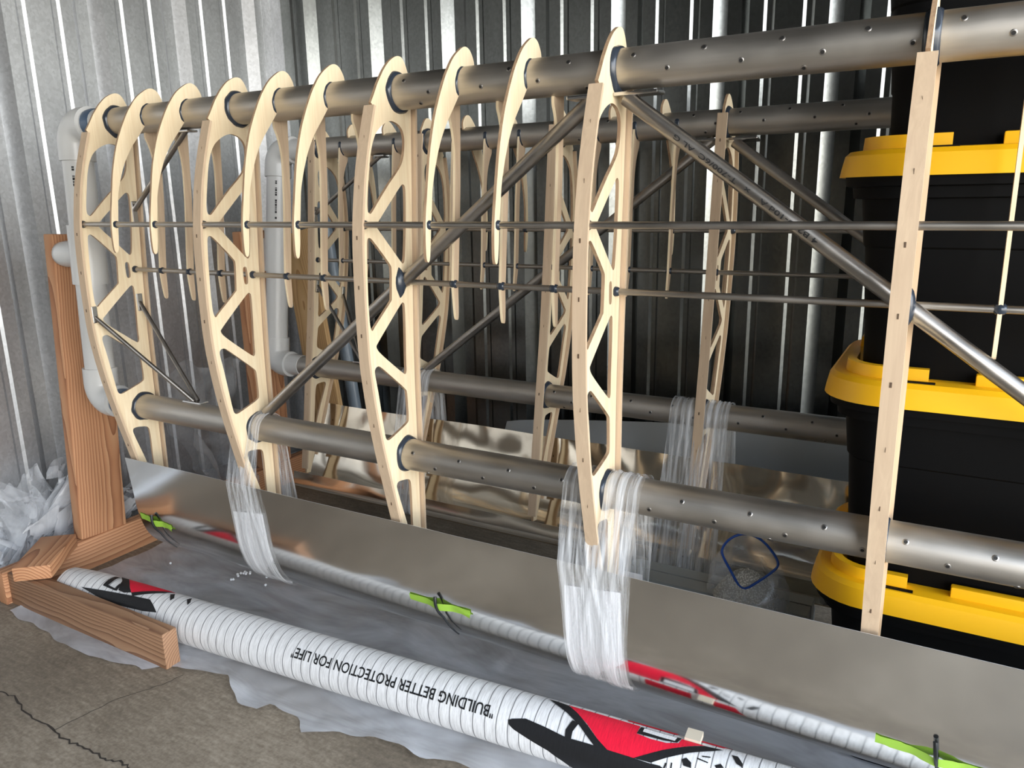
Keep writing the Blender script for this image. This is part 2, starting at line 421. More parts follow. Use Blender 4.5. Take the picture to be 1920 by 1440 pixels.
# ------------------------------------------------------------------ wing frames
AY, AZ = 1.222, .194                          # upper spar axis of the near wing, relative to eye height
LY, LZ = 1.193, -.506                         # lower spar axis
def L(p): return (p[0]-AY, p[1]-AZ)           # section point (y,z) -> wing-local
CAPF = [(1.1385,.165),(1.1301,.14),(1.1154,.0958),(1.1012,.0422),(1.0914,-.0134),(1.0865,-.0486),(1.0831,-.0876),(1.0812,-.1451),(1.0801,-.2017),(1.0811,-.2932),(1.0893,-.3656),(1.0976,-.4181),(1.1102,-.4823),(1.1241,-.5398),(1.145,-.6282),(1.170,-.735),(1.186,-.80),(1.199,-.855)]
BACK = [(1.2575,.222),(1.2570,.1617),(1.2515,.0758),(1.2465,-.0062),(1.2355,-.1787),(1.2290,-.3219),(1.2275,-.4384),(1.2270,-.5521),(1.2250,-.6591),(1.2240,-.855)]
NOSE = [(1.2540,.2283),(1.2496,.2388),(1.2437,.2498),(1.2359,.2575),(1.226,.2587),(1.2159,.2562),(1.1989,.2469),(1.1815,.2305),(1.1638,.2077),(1.1492,.1836),(1.1400,.1695)]
HOLES = [
 [(1.1963,.1425),(1.2158,.1379),(1.2284,.1277),(1.2333,.1119),(1.2302,.0874),(1.2216,.0667),(1.2049,.0501),(1.1798,.0296),(1.1515,.0035),(1.1243,-.0233),(1.1189,-.0247),(1.1132,-.02),(1.113,-.0059),(1.1164,.0136),(1.1222,.0428),(1.128,.0719),(1.1366,.0973),(1.1477,.117),(1.1629,.1295),(1.1797,.1384)],
 [(1.2219,.0288),(1.2280,.0236),(1.2270,-.006),(1.2218,-.0691),(1.2151,-.1158),(1.2093,-.1218),(1.2043,-.1192),(1.1428,-.056),(1.1364,-.0497),(1.1369,-.0437),(1.1429,-.0378),(1.2148,.0267)],
 [(1.1109,-.0665),(1.1061,-.0723),(1.1024,-.1233),(1.0998,-.1843),(1.1001,-.2238),(1.1031,-.2358),(1.1067,-.2391),(1.1137,-.2321),(1.1673,-.1895),(1.1692,-.1865),(1.1737,-.1273),(1.17,-.1197),(1.1201,-.069)],
 [(1.2031,-.196),(1.2090,-.2025),(1.2030,-.3176),(1.2038,-.3316),(1.2009,-.3397),(1.1948,-.3396),(1.1221,-.2826),(1.1144,-.2705),(1.1171,-.2656),(1.197,-.1975)],
 [(1.1182,-.3078),(1.1092,-.3093),(1.1052,-.3171),(1.1123,-.3546),(1.1183,-.3981),(1.1255,-.4496),(1.1283,-.4572),(1.1332,-.4605),(1.1401,-.4606),(1.1972,-.4426),(1.2033,-.436),(1.2018,-.3783),(1.1977,-.3705),(1.1261,-.312)],
 [(1.1605,-.5543),(1.1912,-.5600),(1.1980,-.5670),(1.2000,-.587),(1.1985,-.6601),(1.1985,-.72),(1.1960,-.73),(1.1830,-.6643),(1.1521,-.5677),(1.1529,-.5584)],
]
SLOT = [(1.1975,-.1375),(1.2035,-.1405),(1.2035,-.1745),(1.1975,-.178),(1.1915,-.1745),(1.1915,-.1405)]
TH = .003                                     # half thickness of the rib ply
TUBE_R = .03175
RODF = (1.0990,-.043); RODB = (1.2170,-.1575)
def resample(c, n=60):
    d = [0]
    for a, b in zip(c, c[1:]): d.append(d[-1]+math.dist(a, b))
    r = []
    for k in range(n+1):
        s = d[-1]*k/n; i = max(j for j in range(len(d)) if d[j] <= s+1e-9); i = min(i, len(c)-2)
        u = (s-d[i])/(d[i+1]-d[i]); r.append((c[i][0]+(c[i+1][0]-c[i][0])*u, c[i][1]+(c[i+1][1]-c[i][1])*u))
    return r
FRONT = chaikin(CAPF, 2, False); BACKC = chaikin(BACK, 2, False); NOSEC = chaikin(NOSE, 2, False)

def rib_mesh(mir):
    mb = MB(); front = [(y+.006, z) for y, z in FRONT]
    outline = NOSEC+[front[0]]+front[1:]+list(reversed(BACKC))
    holes = [chaikin(h, 2) for h in HOLES]+[chaikin(SLOT, 2)]
    mb.plate([L(p) for p in outline], [[L(p) for p in h] for h in holes], -TH, TH)
    return mb.mesh('rib', [M_PLY, M_EDGE], smooth=30, mirror=mir)
def strip_mesh(curve, side, z0, z1, mir, staples=True):
    """birch strip 25 mm wide capping the rib edge; side -1 = curved edge, +1 = straight edge"""
    mb = MB(); hw = .0117; cs = [p for p in resample(curve, 70) if z1 <= p[1] <= z0]
    rows = [[], [], [], []]
    for i, (y, z) in enumerate(cs):
        a = cs[max(i-1, 0)]; b = cs[min(i+1, len(cs)-1)]; t = Vector((b[0]-a[0], b[1]-a[1])).normalized(); nn = Vector((-t.y, t.x))
        if nn.x*side < 0: nn = -nn
        k_ = -.0045 if side < 0 else .0026
        inner = (y+nn.x*k_, z+nn.y*k_)
        outer = (inner[0]+nn.x*.0055, inner[1]+nn.y*.0055)
        for r, (x, q) in zip(rows, ((-hw, outer), (hw, outer), (hw, inner), (-hw, inner))): r.append((x,)+L(q))
    ring = [[rows[k][i] for k in range(4)] for i in range(len(cs))]
    mb.grid(ring, closed_u=True)
    mb.add(ring[0], [(0,1,2,3)]); mb.add(ring[-1], [(3,2,1,0)])
    if side > 0: mb.f = [tuple(reversed(q)) for q in mb.f]
    if staples:
        for k in range(4, len(cs)-2, 6):
            y, z = cs[k]; p = Vector(rows[0][k])*.5+Vector(rows[1][k])*.5; d = (Vector(rows[0][k+1])-Vector(rows[0][k])).normalized()
            e = side*.0004; mb.box((p.x-.0007+.002*random.uniform(-1,1), p.y+min(e,0)-.0003, p.z-.0035), (p.x+.0007, p.y+max(e,0)+.0003, p.z+.0035), 1)
    return mb.mesh('cap_strip', [M_CAP, M_STAPLE], smooth=25, mirror=mir)
def collar_mesh(cy, cz, mir, r=TUBE_R, a0=0, a1=360, thick=.0085, seed=0, wide=.010):
    """squeezed-out fillet of dark epoxy around a tube"""
    mb = MB(); rows = []; n = 40
    for k in range(n+1):
        a = math.radians(a0+(a1-a0)*k/n); u = 1.
        if abs(a1-a0) < 359: u = min(1, 6*min(k, n-k)/n+.15)
        b = thick*(.85+.45*noise.noise(Vector((math.cos(a)*2+seed, math.sin(a)*2, seed))))*u
        ring = []
        for q in range(8):
            t = math.pi*q/7; xx = math.cos(t)*wide*(.8+.3*u); rr = r-.0015+math.sin(t)*b*1.05
            ring.append((xx, min((cy-AY)+math.cos(a)*rr, .0355 if cy == AY else .0062), (cz-AZ)+math.sin(a)*rr))
        rows.append(ring)
    mb.grid(rows); return mb.mesh('glue_collar', M_GLUE, smooth=60, mirror=mir, flip=True)
def bead_mesh(mir, r=.0088):
    mb = MB(); rows = []
    for i in range(7):
        t = math.pi*i/6; rows.append([(math.cos(t)*r*1.15, math.sin(t)*r*math.cos(2*math.pi*k/12)*(1+.08*math.sin(3*k)), math.sin(t)*r*math.sin(2*math.pi*k/12)) for k in range(12)])
    mb.grid(rows, closed_u=True); return mb.mesh('glue_bead', M_GLUE, smooth=60, mirror=mir)
HOOK = [(1.2522,.2283),(1.2496,.2405),(1.239,.2551),(1.226,.2595),(1.2123,.2558),(1.1834,.2357),(1.1577,.2022),(1.1409,.1721),(1.1238,.1369),(1.1116,.1005),(1.1019,.0642),(1.0923,.0116),(1.087,-.016),(1.0836,-.0398),(1.0816,-.0675),(1.0815,-.0974),(1.0851,-.1066),(1.0917,-.1039),(1.0961,-.0758),(1.0981,-.0534),(1.1013,-.0312),(1.1047,-.0072),(1.1083,.0204),(1.1196,.0557),(1.1353,.0927),(1.1558,.1248),(1.1779,.1502),(1.196,.172),(1.21,.19),(1.225,.205),(1.245,.2100)]
TAIL = [(1.2545,.192),(1.2525,.15),(1.2490,.08),(1.2440,0),(1.2335,-.10),(1.2285,-.150),(1.2265,-.165),(1.2260,-.20),(1.2245,-.224),(1.2205,-.2275),(1.2160,-.222),(1.2135,-.20),(1.2110,-.165),(1.2120,-.150),(1.2165,-.10),(1.2265,0),(1.2315,.08),(1.2290,.110),(1.2225,.135),(1.2140,.1535),(1.2200,.180),(1.240,.195)]
def hook_mesh(mir):
    mb = MB(); mb.plate([L(p) for p in chaikin(HOOK, 2)], [], -TH*.9, TH*.9); return mb.mesh('nose_rib', [M_PLY, M_EDGE], smooth=30, mirror=mir)
def tail_mesh(mir):
    mb = MB(); mb.plate([L(p) for p in chaikin(TAIL, 2)], [], -TH*.9, TH*.9); return mb.mesh('tail_rib', [M_CAP, M_PLY], smooth=30, mirror=mir)
def rivet_mesh(mir, r=.0045):
    """domed rivet with a dark pulled centre, axis +z"""
    mb = MB(); n = 10; prof = [(1.,-.0006),(1.,.0004),(.85,.0009),(.6,.0010)]
    rows = [[(math.cos(2*math.pi*k/n)*r*a, math.sin(2*math.pi*k/n)*r*a, h) for k in range(n)] for a, h in prof]
    mb.grid(rows, closed_u=True)
    b = [(math.cos(2*math.pi*k/n)*r*.6, math.sin(2*math.pi*k/n)*r*.6, .0005) for k in range(n)]; mb.add(b, [tuple(range(n))], 1)
    mb.grid([rows[-1], b], 1, closed_u=True)
    return mb.mesh('rivet', [M_RIVET, M_HOLE], smooth=40)
RIBS = [-1.790,-1.3725,-.942,-.502,-.059]
HOOKS = [-1.656,-1.519,-1.235,-1.097,-.792,-.656]
TAILS = [-1.683,-1.582,-1.474,-1.263,-1.157,-1.050,-.826,-.722,-.614]

def flat_end_tube(name, p, q, r, parent, mat, flat=True, n=12, bend=None):
    """round tube whose two ends are crushed flat into tabs"""
    mb = MB(); p = Vector(p); q = Vector(q); d = (q-p); ln = d.length
    N = 12; pts = [p+d*k/N for k in range(N+1)]
    mb.sweep(pts, r, n, cap=True)
    return mb.build(name, mat, parent, smooth=40)

def make_wing(root, mir, x_end, ribs, hooks, tails, rivet_from):
    s = -1 if mir else 1
    P = lambda x, y, z: (x, s*(y-AY), z-AZ)
    # spar tubes
    spars = []
    for k, (cy, cz) in enumerate(((AY,AZ),(LY,LZ))):
        mb = MB(); n = 40; N = 2
        xs = [-1.855, x_end]
        ring = lambda x, r: [(x, (cy-AY)+r*math.cos(2*math.pi*j/n), (cz-AZ)+r*math.sin(2*math.pi*j/n)) for j in range(n)]
        mb.grid([ring(xs[0], TUBE_R-.002), ring(xs[0], TUBE_R), ring(xs[1], TUBE_R), ring(xs[1], TUBE_R-.002), ring(xs[0], TUBE_R-.002)], closed_u=True)
        sp = mb.build('spar_tube', M_TUBE, root, smooth=35, mirror=mir, flip=True); spars.append(sp)
        x = rivet_from; i = 0
        degs = (152, 196, 232) if not mir else (28, -14, -50)
        while x < x_end-.05:
            for j, dg in enumerate(degs):
                if j == 2 and i % 3: continue
                xx = x+(.055 if j == 1 else .03 if j == 2 else 0)
                if min(abs(xx-r) for r in ribs) < .014: continue
                a = math.radians(dg); ny, nz = math.cos(a), math.sin(a)
                if mir: ny = ny
                o = link('rivet', RIVET[0], sp)
                o.location = P(xx, cy, cz); o.location.y += (ny if not mir else -ny)*TUBE_R; o.location.z += nz*TUBE_R
                o.rotation_euler = Vector((0, ny if not mir else -ny, nz)).to_track_quat('Z','Y').to_euler()
            x += .11; i += 1
    # full ribs
    m_rib = rib_mesh(mir); m_cf = strip_mesh(FRONT, -1, .165, -.80, mir); m_cb = strip_mesh(BACKC, 1, .219, -.845, mir)
    m_bead = bead_mesh(mir)
    for i, x in enumerate(ribs):
        r = link('rib', m_rib, root, (x,0,0))
        link('cap_strip', m_cf, r); link('cap_strip', m_cb, r)
        link('glue_collar', collar_mesh(AY, AZ, mir, seed=i*3.1), r); link('glue_collar', collar_mesh(LY, LZ, mir, seed=i*3.1+1.3), r)
        for q in (RODF, RODB): link('glue_bead', m_bead, r, P(.004, q[0], q[1]))
    m_h = hook_mesh(mir); m_hc = collar_mesh(AY, AZ, mir, a0=95, a1=222, thick=.0042, seed=.4, wide=.006)
    for x in hooks:
        r = link('nose_rib', m_h, root, (x,0,0)); link('glue_collar', m_hc, r); link('glue_bead', m_bead, r, P(0, 1.0945, RODF[1]))
    m_t = tail_mesh(mir); m_tc = collar_mesh(AY, AZ, mir, a0=-75, a1=20, thick=.0042, seed=2.4, wide=.006)
    for x in tails:
        r = link('tail_rib', m_t, root, (x,0,0)); link('glue_collar', m_tc, r); link('glue_bead', m_bead, r, P(0, RODB[0], RODB[1]))
    # spanwise stringer rods
    for q, r_ in ((RODF, .0057), (RODB, .0056)):
        mb = MB(); xs = [-1.80+(x_end+1.80)*k/24 for k in range(25)]
        yo = 0.
        mb.sweep([P(x, q[0]-(.004 if q is RODF and x > -1.7 else 0), q[1]) for x in xs], r_, 12); mb.build('stringer_rod', M_ROD, root, smooth=40)
    # diagonal braces
    def brace(a, b, r, name='drag_brace', mat=M_BRACE):
        mb = MB(); a = Vector(a); b = Vector(b); d = b-a; N = 10
        pts = [a+d*k/N for k in range(N+1)]
        mb.sweep([P(*p) for p in pts], r, 14)
        return mb.build(name, mat, root, smooth=40)
    B = []
    B.append(brace((-.482,1.212,.150), (.40,1.203,-.490), .0125))
    B.append(brace((-.530,1.215,.160), (-1.345,1.199,-.470), .0125))
    B.append(brace((-1.545,1.222,.160), (-1.784,1.236,-.012), .0062, 'thin_brace'))
    B.append(brace((-1.596,1.198,-.473), (-1.783,1.094,-.262), .0052, 'thin_brace'))
    B.append(brace((-1.590,1.205,-.472), (-1.783,1.216,-.240), .0052, 'thin_brace'))
    # fittings
    def fitting(lo, hi, par, mat=M_CHROME):
        mb = MB(); mb.box(P(*lo), P(*hi))
        if mir: mb.f = [tuple(reversed(q)) for q in mb.f]
        return mb.build('bracket', mat, par, smooth=0, bevel=.002)
    fitting((-.498,1.196,.152), (-.425,1.232,.158), B[0]); fitting((-.580,1.196,.152), (-.507,1.232,.158), B[1])
    fitting((-1.562,1.208,.156), (-1.522,1.236,.161), B[2]); fitting((-1.7885,1.229,-.045), (-1.783,1.243,.008), B[2])
    fitting((-1.625,1.186,-.476), (-1.56,1.212,-.471), B[3]); fitting((-1.787,1.086,-.275), (-1.780,1.100,-.235), B[3]); fitting((-1.787,1.209,-.262), (-1.780,1.223,-.218), B[4])
    # glue at the slots the braces pass through
    for x in (-.942, -.059):
        if x in ribs:
            mb = MB(); rows = []
            for i in range(9):
                t = math.pi*i/8; rows.append([(math.cos(t)*.014, math.sin(t)*math.cos(2*math.pi*k/14)*.015, math.sin(t)*math.sin(2*math.pi*k/14)*.028*(1+.15*math.sin(2*k))) for k in range(14)])
            mb.grid(rows, closed_u=True); o = mb.build('glue_bead', M_GLUE, root, smooth=60); o.location = P(x, 1.1975, -.157)
    return B
RIVET = [rivet_mesh(False)]
near = thing('wing_frame', 'bare wing skeleton nearest the camera, pale plywood ribs on two aluminium spar tubes', 'wing frame', (0, AY, H+AZ))
NB = make_wing(near, False, .80, RIBS, HOOKS, TAILS+[.055,.164], -.905)
FY, FZ, FTH = 1.922, .163, -.171
far = thing('wing_frame', 'second wing skeleton standing behind the nearer one along the back wall', 'wing frame', (-.008, FY, H+FZ), rot=(FTH,0,0))
FB = make_wing(far, True, .10, RIBS[:4], HOOKS, TAILS, -.905)

# stamped lettering along the near brace
def on_tube(a, b, r, up):
    a = Vector(a); b = Vector(b); d = (b-a).normalized(); e1 = (Vector(up)-d*d.dot(Vector(up))).normalized(); e2 = e1.cross(d)
    return lambda s, t: a+d*s+(e1*math.cos(t/r)+e2*math.sin(t/r))*(r+.0003)
v2, fs = text_poly('4 B210-10d A    x   T-700/6C  AL G', .27, .0075)
ba = Vector((.40,1.203-AY,-.490-AZ)); bb = Vector((-.482,1.212-AY,.150-AZ))
fn = on_tube(ba, bb, .0125, (-.35,-1,.05)); off = .715
mb = wrap_faces([(x, y-.004) for x, y in v2], fs, lambda s, t: fn(off+s, t), .0025)
mb.build('stamped_lettering', M_PRINT, NB[0], smooth=0)

# ------------------------------------------------------------------ folded aluminium skins around the trailing edges
PROF = [(1.130,-.6295),(1.1335,-.665),(1.137,-.700),(1.140,-.735),(1.143,-.768),(1.147,-.795),(1.153,-.817),(1.160,-.838),(1.1695,-.857),(1.181,-.873),(1.194,-.886),(1.208,-.897),(1.222,-.904),(1.234,-.906),(1.243,-.900),(1.246,-.888),(1.246,-.870),(1.245,-.850)]
PROFC = chaikin(PROF, 2, False)
def skin(name, x0, x1, mir, loc, rot, mats, label, wob):
    rows = []; N = 90
    for i in range(N+1):
        x = x0+(x1-x0)*i/N; r = []
        for y, z in PROFC:
            yy, zz = L((y, z)); k = max(0., min(1., (z+.88)/.25))
            yy -= wob*k*noise.noise(Vector((x*5.5+z*2.0, z*3.5, 3.3)))+.25*wob*k*noise.noise(Vector((x*17, z*10, 1.3)))
            r.append((x, -yy if mir else yy, zz))
        rows.append(r)
    if mir: rows = [list(reversed(r)) for r in rows]
    mb = solid_sheet(rows, .0012)
    o = mb.build(name, mats, None, smooth=40); o.location = loc; o.rotation_euler = rot
    return tag(o, label, 'metal sheet')
skin('aluminium_skin', -1.802, .85, False, (0, AY, H+AZ), (0,0,0), [M_SHEET, M_EDGEW], 'long mirror-like aluminium skin folded under the nearer wing, taped in three places', .0025)
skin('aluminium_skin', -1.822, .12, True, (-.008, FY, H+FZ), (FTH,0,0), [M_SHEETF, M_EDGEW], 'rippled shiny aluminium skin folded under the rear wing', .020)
# a further flat sheet leaning behind
rows = []
for i in range(31):
    u = i/30; x = -1.30+u*1.55
    top = Vector((x, 2.21-.09*u, H-.752+.115*min(1, u*1.7)**.8)); bot = Vector((x, 2.02+.02*u, .006))
    rows.append([top.lerp(bot, k/10)+Vector((0, .012*math.sin(k/10*math.pi), 0)) for k in range(11)])
mb = solid_sheet([list(r) for r in rows], .0012); tag(mb.build('aluminium_sheet', [M_SHEETG, M_EDGEW], None, smooth=40), 'dull blue-grey flat metal sheet leaning against the ribbed back wall', 'metal sheet')
# mill print on the rear skin
fskin = [o for o in C.objects if o.name.startswith('aluminium_skin')][1]
v2, fs = text_poly('IT', .024, .014)
mb = wrap_faces(v2, fs, lambda s_, t_: Vector((-0.516+s_, -(1.2478-AY), -.869+t_-AZ)), .02); mb.build('mill_print', M_PRINT, fskin, smooth=0)

# ------------------------------------------------------------------ timber stand
def plank(name, lo, hi, mat, parent, M=None, bevel=.004):
    """board whose mesh is centred on its own origin so the grain runs through it"""
    c = [(a+b)/2 for a, b in zip(lo, hi)]; mb = MB(); mb.box([a-k for a, k in zip(lo, c)], [b-k for b, k in zip(hi, c)])
    o = mb.build(name, mat, parent, smooth=30, bevel=bevel); o.location = c
    return o
st = thing('timber_stand', 'reddish timber stand with two posts on a foot beam holding the wings', 'stand', (-2.10, 1.5, 0))
def S(lo, hi): return ([lo[0]+2.10, lo[1]-1.5, lo[2]], [hi[0]+2.10, hi[1]-1.5, hi[2]])
o = plank('foot_beam', *S((-2.118, .925, 0), (-2.080, 2.04, .092)), M_LUMY, st)
o = plank('foot_board', *S((-2.080, .937, 0), (-1.452, .975, .089)), M_LUMX, st)
p1 = plank('post', *S((-2.122, 1.168, .090), (-2.084, 1.306, .945)), M_LUMZ, st); p1.rotation_euler = (-.055, 0, 0)
p2 = plank('post', *S((-2.122, 1.815, .092), (-2.084, 1.953, .925)), M_LUMZ, st)
bl = plank('wood_block', (-2.077, .922, .0895), (-1.987, 1.117, .1275), M_LUMY, None); bl.rotation_euler = (0, .0, math.radians(41)); bl.location = (-2.033, 1.017, .1105)
tag(bl, 'short flat offcut of timber lying on the front corner of the stand', 'wood block')
bd = plank('pine_board', (-.07, -.012, -.45), (.07, .012, .45), M_PINE, None); bd.location = (-2.075, 2.12, .47); bd.rotation_euler = (math.radians(-5), math.radians(-13), 0)
tag(bd, 'pale pine board leaning behind the rear post and white pipe', 'board')
mb = MB(); mb.sweep([(0,0,0),(0,0,1.0)], .024, 20); o = mb.build('grey_pipe', M_GREYP, None, smooth=40)
o.location = (-1.965, 2.215, .03); o.rotation_euler = (math.radians(-2), math.radians(-9), 0); tag(o, 'grey plastic pipe leaning in the corner beside the pine board', 'pipe')

# ------------------------------------------------------------------ white pipe brackets
def bend(c, r, a, b, n=8):
    """quarter bend between unit directions a and b around corner point c"""
    c = Vector(c); a = Vector(a); b = Vector(b); o = c+(a+b)*r
    return [o-(b*math.cos(t)+a*math.sin(t))*r for t in [math.pi/2*k/n for k in range(n+1)]]
def pvc(label, ya, za, yb, zb, xp, px_post):
    base = Vector((xp, yb, H+zb-.06)); root = thing('pipe_bracket', label, 'pipe', base, 'white pipe brackets')
    top = Vector((xp, ya, H+za))-base; bot = Vector((xp, yb, H+zb))-base; dn = (bot-top).normalized(); X = Vector((1,0,0))
    mb = MB(); mb.sweep([top+dn*.05, bot-dn*.05], .0365, 28); mb.build('pipe', M_PVC, root, smooth=40)
    for c, d in ((top, dn), (bot, -dn)):
        mb = MB(); arc = bend(c, .046, X, d)
        pts = [c+X*.070, c+X*.052]+list(reversed(arc))+[c+d*.06, c+d*.085] if (arc[0]-(c+X*.046)).length > .02 else [c+X*.070, c+X*.052]+arc+[c+d*.06, c+d*.085]
        mb.sweep(pts, .0425, 28)
        e = mb.build('elbow', M_PVC, root, smooth=40)
        mb = MB(); mb.sweep([c+X*.060, c+X*.125], .0340, 24); mb.build('pipe_stub', M_PVC, root, smooth=40)
    mid = top.lerp(bot, .455)
    mb = MB(); mb.sweep([mid-dn*.075, mid+dn*.075], .0425, 28); tee = mb.build('tee', M_PVC, root, smooth=40)
    e = px_post-xp+.001; mb = MB(); mb.sweep([mid, mid+X*e*.75, mid+X*e*.9, mid+X*e], .036, 24, rr=[.033,.0345,.032,.022]); mb.build('tee_branch', M_PVC, tee, smooth=60)
    # printed line down the pipe
    fn = on_tube(top+dn*.10, bot, .0365, (.75,-1,0)); rng = random.Random(3); u = 0.; mb = MB()
    while u < .20:
        ln = rng.choice((.003,.004,.005,.007))
        q = wrap_faces([(u,-.003),(u+ln,-.003),(u+ln,.003),(u,.003)], [(0,1,2,3)], lambda s, t: fn(s, t), .003); mb.add(q.v, q.f)
        u += ln+rng.choice((.0015,.0015,.002,.012))
    tag(mb.build('printed_marks', M_PRINT, root, smooth=0), kind='stuff')
    return root
pn = pvc('white plastic pipe bracket on the front post, plugged into the nearer wing tubes', AY, AZ, LY, LZ, -1.962, -2.083)
def farpt(y, z):
    a = FTH; yy, zz = -(y-AY), z-AZ; return (FY+yy*math.cos(a)-zz*math.sin(a), FZ+yy*math.sin(a)+zz*math.cos(a))
fu, fl = farpt(AY, AZ), farpt(LY, LZ)
pf = pvc('white plastic pipe bracket on the rear post, plugged into the rear wing tubes', fu[0], fu[1], fl[0], fl[1], -1.985, -2.083)
mb = MB(); mb.sweep([(.078,0,0),(.093,.0,0),(.108,0,0)], .034, 24, rr=[.0352,.0362,.0352]); o = mb.build('blue_tape', M_TAPEB, pn, smooth=60); o.location = (0, AY-LY, AZ-LZ+.06)
mb = MB(); mb.sweep([(.078,0,0),(.093,.0,0),(.108,0,0)], .034, 24, rr=[.0352,.0362,.0352]); o = mb.build('blue_tape', M_TAPEB, pn, smooth=60); o.location = (0, 0, .06)

# ------------------------------------------------------------------ black totes with yellow lids
def rrect(x0, x1, y0, y1, r, n=8):
    p = []
    for cx, cy, a0 in ((x1-r, y1-r, 0), (x0+r, y1-r, 90), (x0+r, y0+r, 180), (x1-r, y0+r, 270)):
        for k in range(n+1):
            a = math.radians(a0+90*k/n); p.append((cx+r*math.cos(a), cy+r*math.sin(a)))
    return p
TX0, TX1, TY0, TY1 = -.176, .604, 1.302, 1.742
def lathe_rect(mb, secs, mat=0, capb=True, capt=True):
    rows = [[(x, y, z) for x, y in rrect(x0, x1, y0, y1, r)] for x0, x1, y0, y1, r, z in secs]
    mb.grid(rows, mat, closed_u=True); n = len(rows[0])
    if capb: mb.add(rows[0], [tuple(reversed(range(n)))], mat)
    if capt: mb.add(rows[-1], [tuple(range(n))], mat)
def make_tote():
    W, D = TX1-TX0, TY1-TY0; ox, oy = -W/2, -D/2
    root = thing('storage_tote', 'tote', 'tote')
    mb = MB(); b = lambda i, r, z: (ox+i, -ox-i, oy+i*.98, -oy-i*.98, r, z)
    lathe_rect(mb, [b(.066,.045,0), b(.059,.05,.008), b(.0555,.052,.105), b(.0535,.055,.108), b(.046,.058,.225), b(.043,.06,.228), b(.036,.062,.300), b(.024,.064,.302), b(.022,.066,.318), b(.012,.07,.320), b(.010,.075,.338)])
    body = mb.build('body', M_BLACK, root, smooth=30)
    mb = MB(); l = lambda i, r, z: (ox+i, -ox-i, oy+i, -oy-i, r, z)
    lathe_rect(mb, [l(.010,.085,.336), l(.000,.095,.334), l(.0015,.095,.345), l(.006,.09,.366), l(.013,.085,.373), l(.028,.075,.3745), l(.052,.06,.3745), l(.062,.052,.370), l(.075,.05,.3525), l(.085,.045,.352)])
    lid = mb.build('lid', M_YEL, root, smooth=30)
    # raised ledges around the recess
    for sx in (-1, 1):
        for sy in (-1, 1):
            mb = MB(); path = []
            i0 = .040; r = .055; cx, cy = (-ox-i0-r), (-oy-i0-r+.004)
            path = [(cx-.062, cy+r)]+[(cx+r*math.cos(a), cy+r*math.sin(a)) for a in [math.pi/2-math.pi/2*k/6 for k in range(7)]]+[(cx+r, cy-.05)]
            rows = []
            for k, (x, y) in enumerate(path):
                a = path[max(k-1, 0)]; c_ = path[min(k+1, len(path)-1)]; t = Vector((c_[0]-a[0], c_[1]-a[1])).normalized(); nn = Vector((-t.y, t.x))
                rows.append([(sx*(x+nn.x*.009), sy*(y+nn.y*.009), .368), (sx*(x+nn.x*.007), sy*(y+nn.y*.007), .3935), (sx*(x-nn.x*.007), sy*(y-nn.y*.007), .3935), (sx*(x-nn.x*.009), sy*(y-nn.y*.009), .352)])
            mb.grid(rows, closed_u=True); mb.add(rows[0], [(3,2,1,0)]); mb.add(rows[-1], [(0,1,2,3)])
            if sx*sy < 0: mb.f = [tuple(reversed(q)) for q in mb.f]
            mb.build('corner_ledge', M_YEL, lid, smooth=35, flip=True)
    for sy in (-1, 1):
        mb = MB(); y = sy*(-oy-.038); mb.box((-.17, y-.008, .352), (.17, y+.008, .392)); mb.build('side_ledge', M_YEL, lid, smooth=30, bevel=.003)
        mb = MB(); y0 = sy*(-oy-.020); 
        for x in (ox+.135, -ox-.135): mb.box((x-.032, y0-.0035, .3715), (x+.032, y0+.0035, .3757))
        mb.build('lid_slot', M_BLACK, lid, smooth=0)
    return root
tote = make_tote()
def copy_tree(o, parent=None):
    c = o.copy(); C.objects.link(c)
    if parent: c.parent = parent
    for ch in list(o.children): copy_tree(ch, c)
    return c
tl = ['black tote with yellow lid standing on the floor at the bottom of the stack',
      'black tote with yellow lid, second from the floor in the stack',
      'black tote with yellow lid, third up, yellow lid just below the rear wing tube',
      'topmost black tote of the stack, rising past the upper edge of the photo']
xs = [-.001, -.003, -.006, .004]
for k in range(4):
    t = tote if k == 0 else copy_tree(tote)
    t.location = ((TX0+TX1)/2+xs[k], (TY0+TY1)/2, .003+.352*k); t['label'] = tl[k]; t['group'] = 'stacked black totes'

# ------------------------------------------------------------------ house-wrap roll
RR = .052; RA = Vector((-.9, 1.088, RR+.001)); RPH = .07
RX = Vector((math.cos(RPH), math.sin(RPH), 0)); 
roll = thing('house_wrap_roll', 'long roll of white printed house wrap lying on plastic along the front', 'roll', RA, rot=(0,0,RPH))
mb = MB(); rows = []; N = 150; n = 48
for i in range(N+1):
    x = -1.035+(1.30+1.035)*i/N; r = []
    for k in range(n):
        a = 2*math.pi*k/n; q = RR*(1+.012*noise.noise(Vector((x*9, math.cos(a)*1.2, math.sin(a)*1.2))))
        if x < -.9: q *= 1-.10*((-.9-x)/.135)**2*(1+.8*noise.noise(Vector((3.1, math.cos(a)*2, math.sin(a)*2))))
        r.append((x, q*math.cos(a), max(q*math.sin(a), -RR)))
    rows.append(r)
inner0 = [(rows[0][0][0], y*.72, z*.72) for _, y, z in rows[0]]; inner1 = [(rows[-1][0][0], y*.72, z*.72) for _, y, z in rows[-1]]
i2 = [(x+.2, y, z) for x, y, z in inner0]; i3 = [(x-.2, y, z) for x, y, z in inner1]
mb.grid([i2, inner0]+rows+[inner1, i3], closed_u=True); mb.build('wrap', M_CLOTH, roll, smooth=40, flip=True)
def onroll(lift):
    def fn(s, a):
        t = math.radians(a); return Vector((s, -math.cos(t)*(RR*1.003+lift), math.sin(t)*(RR*1.003+lift)))
    return fn
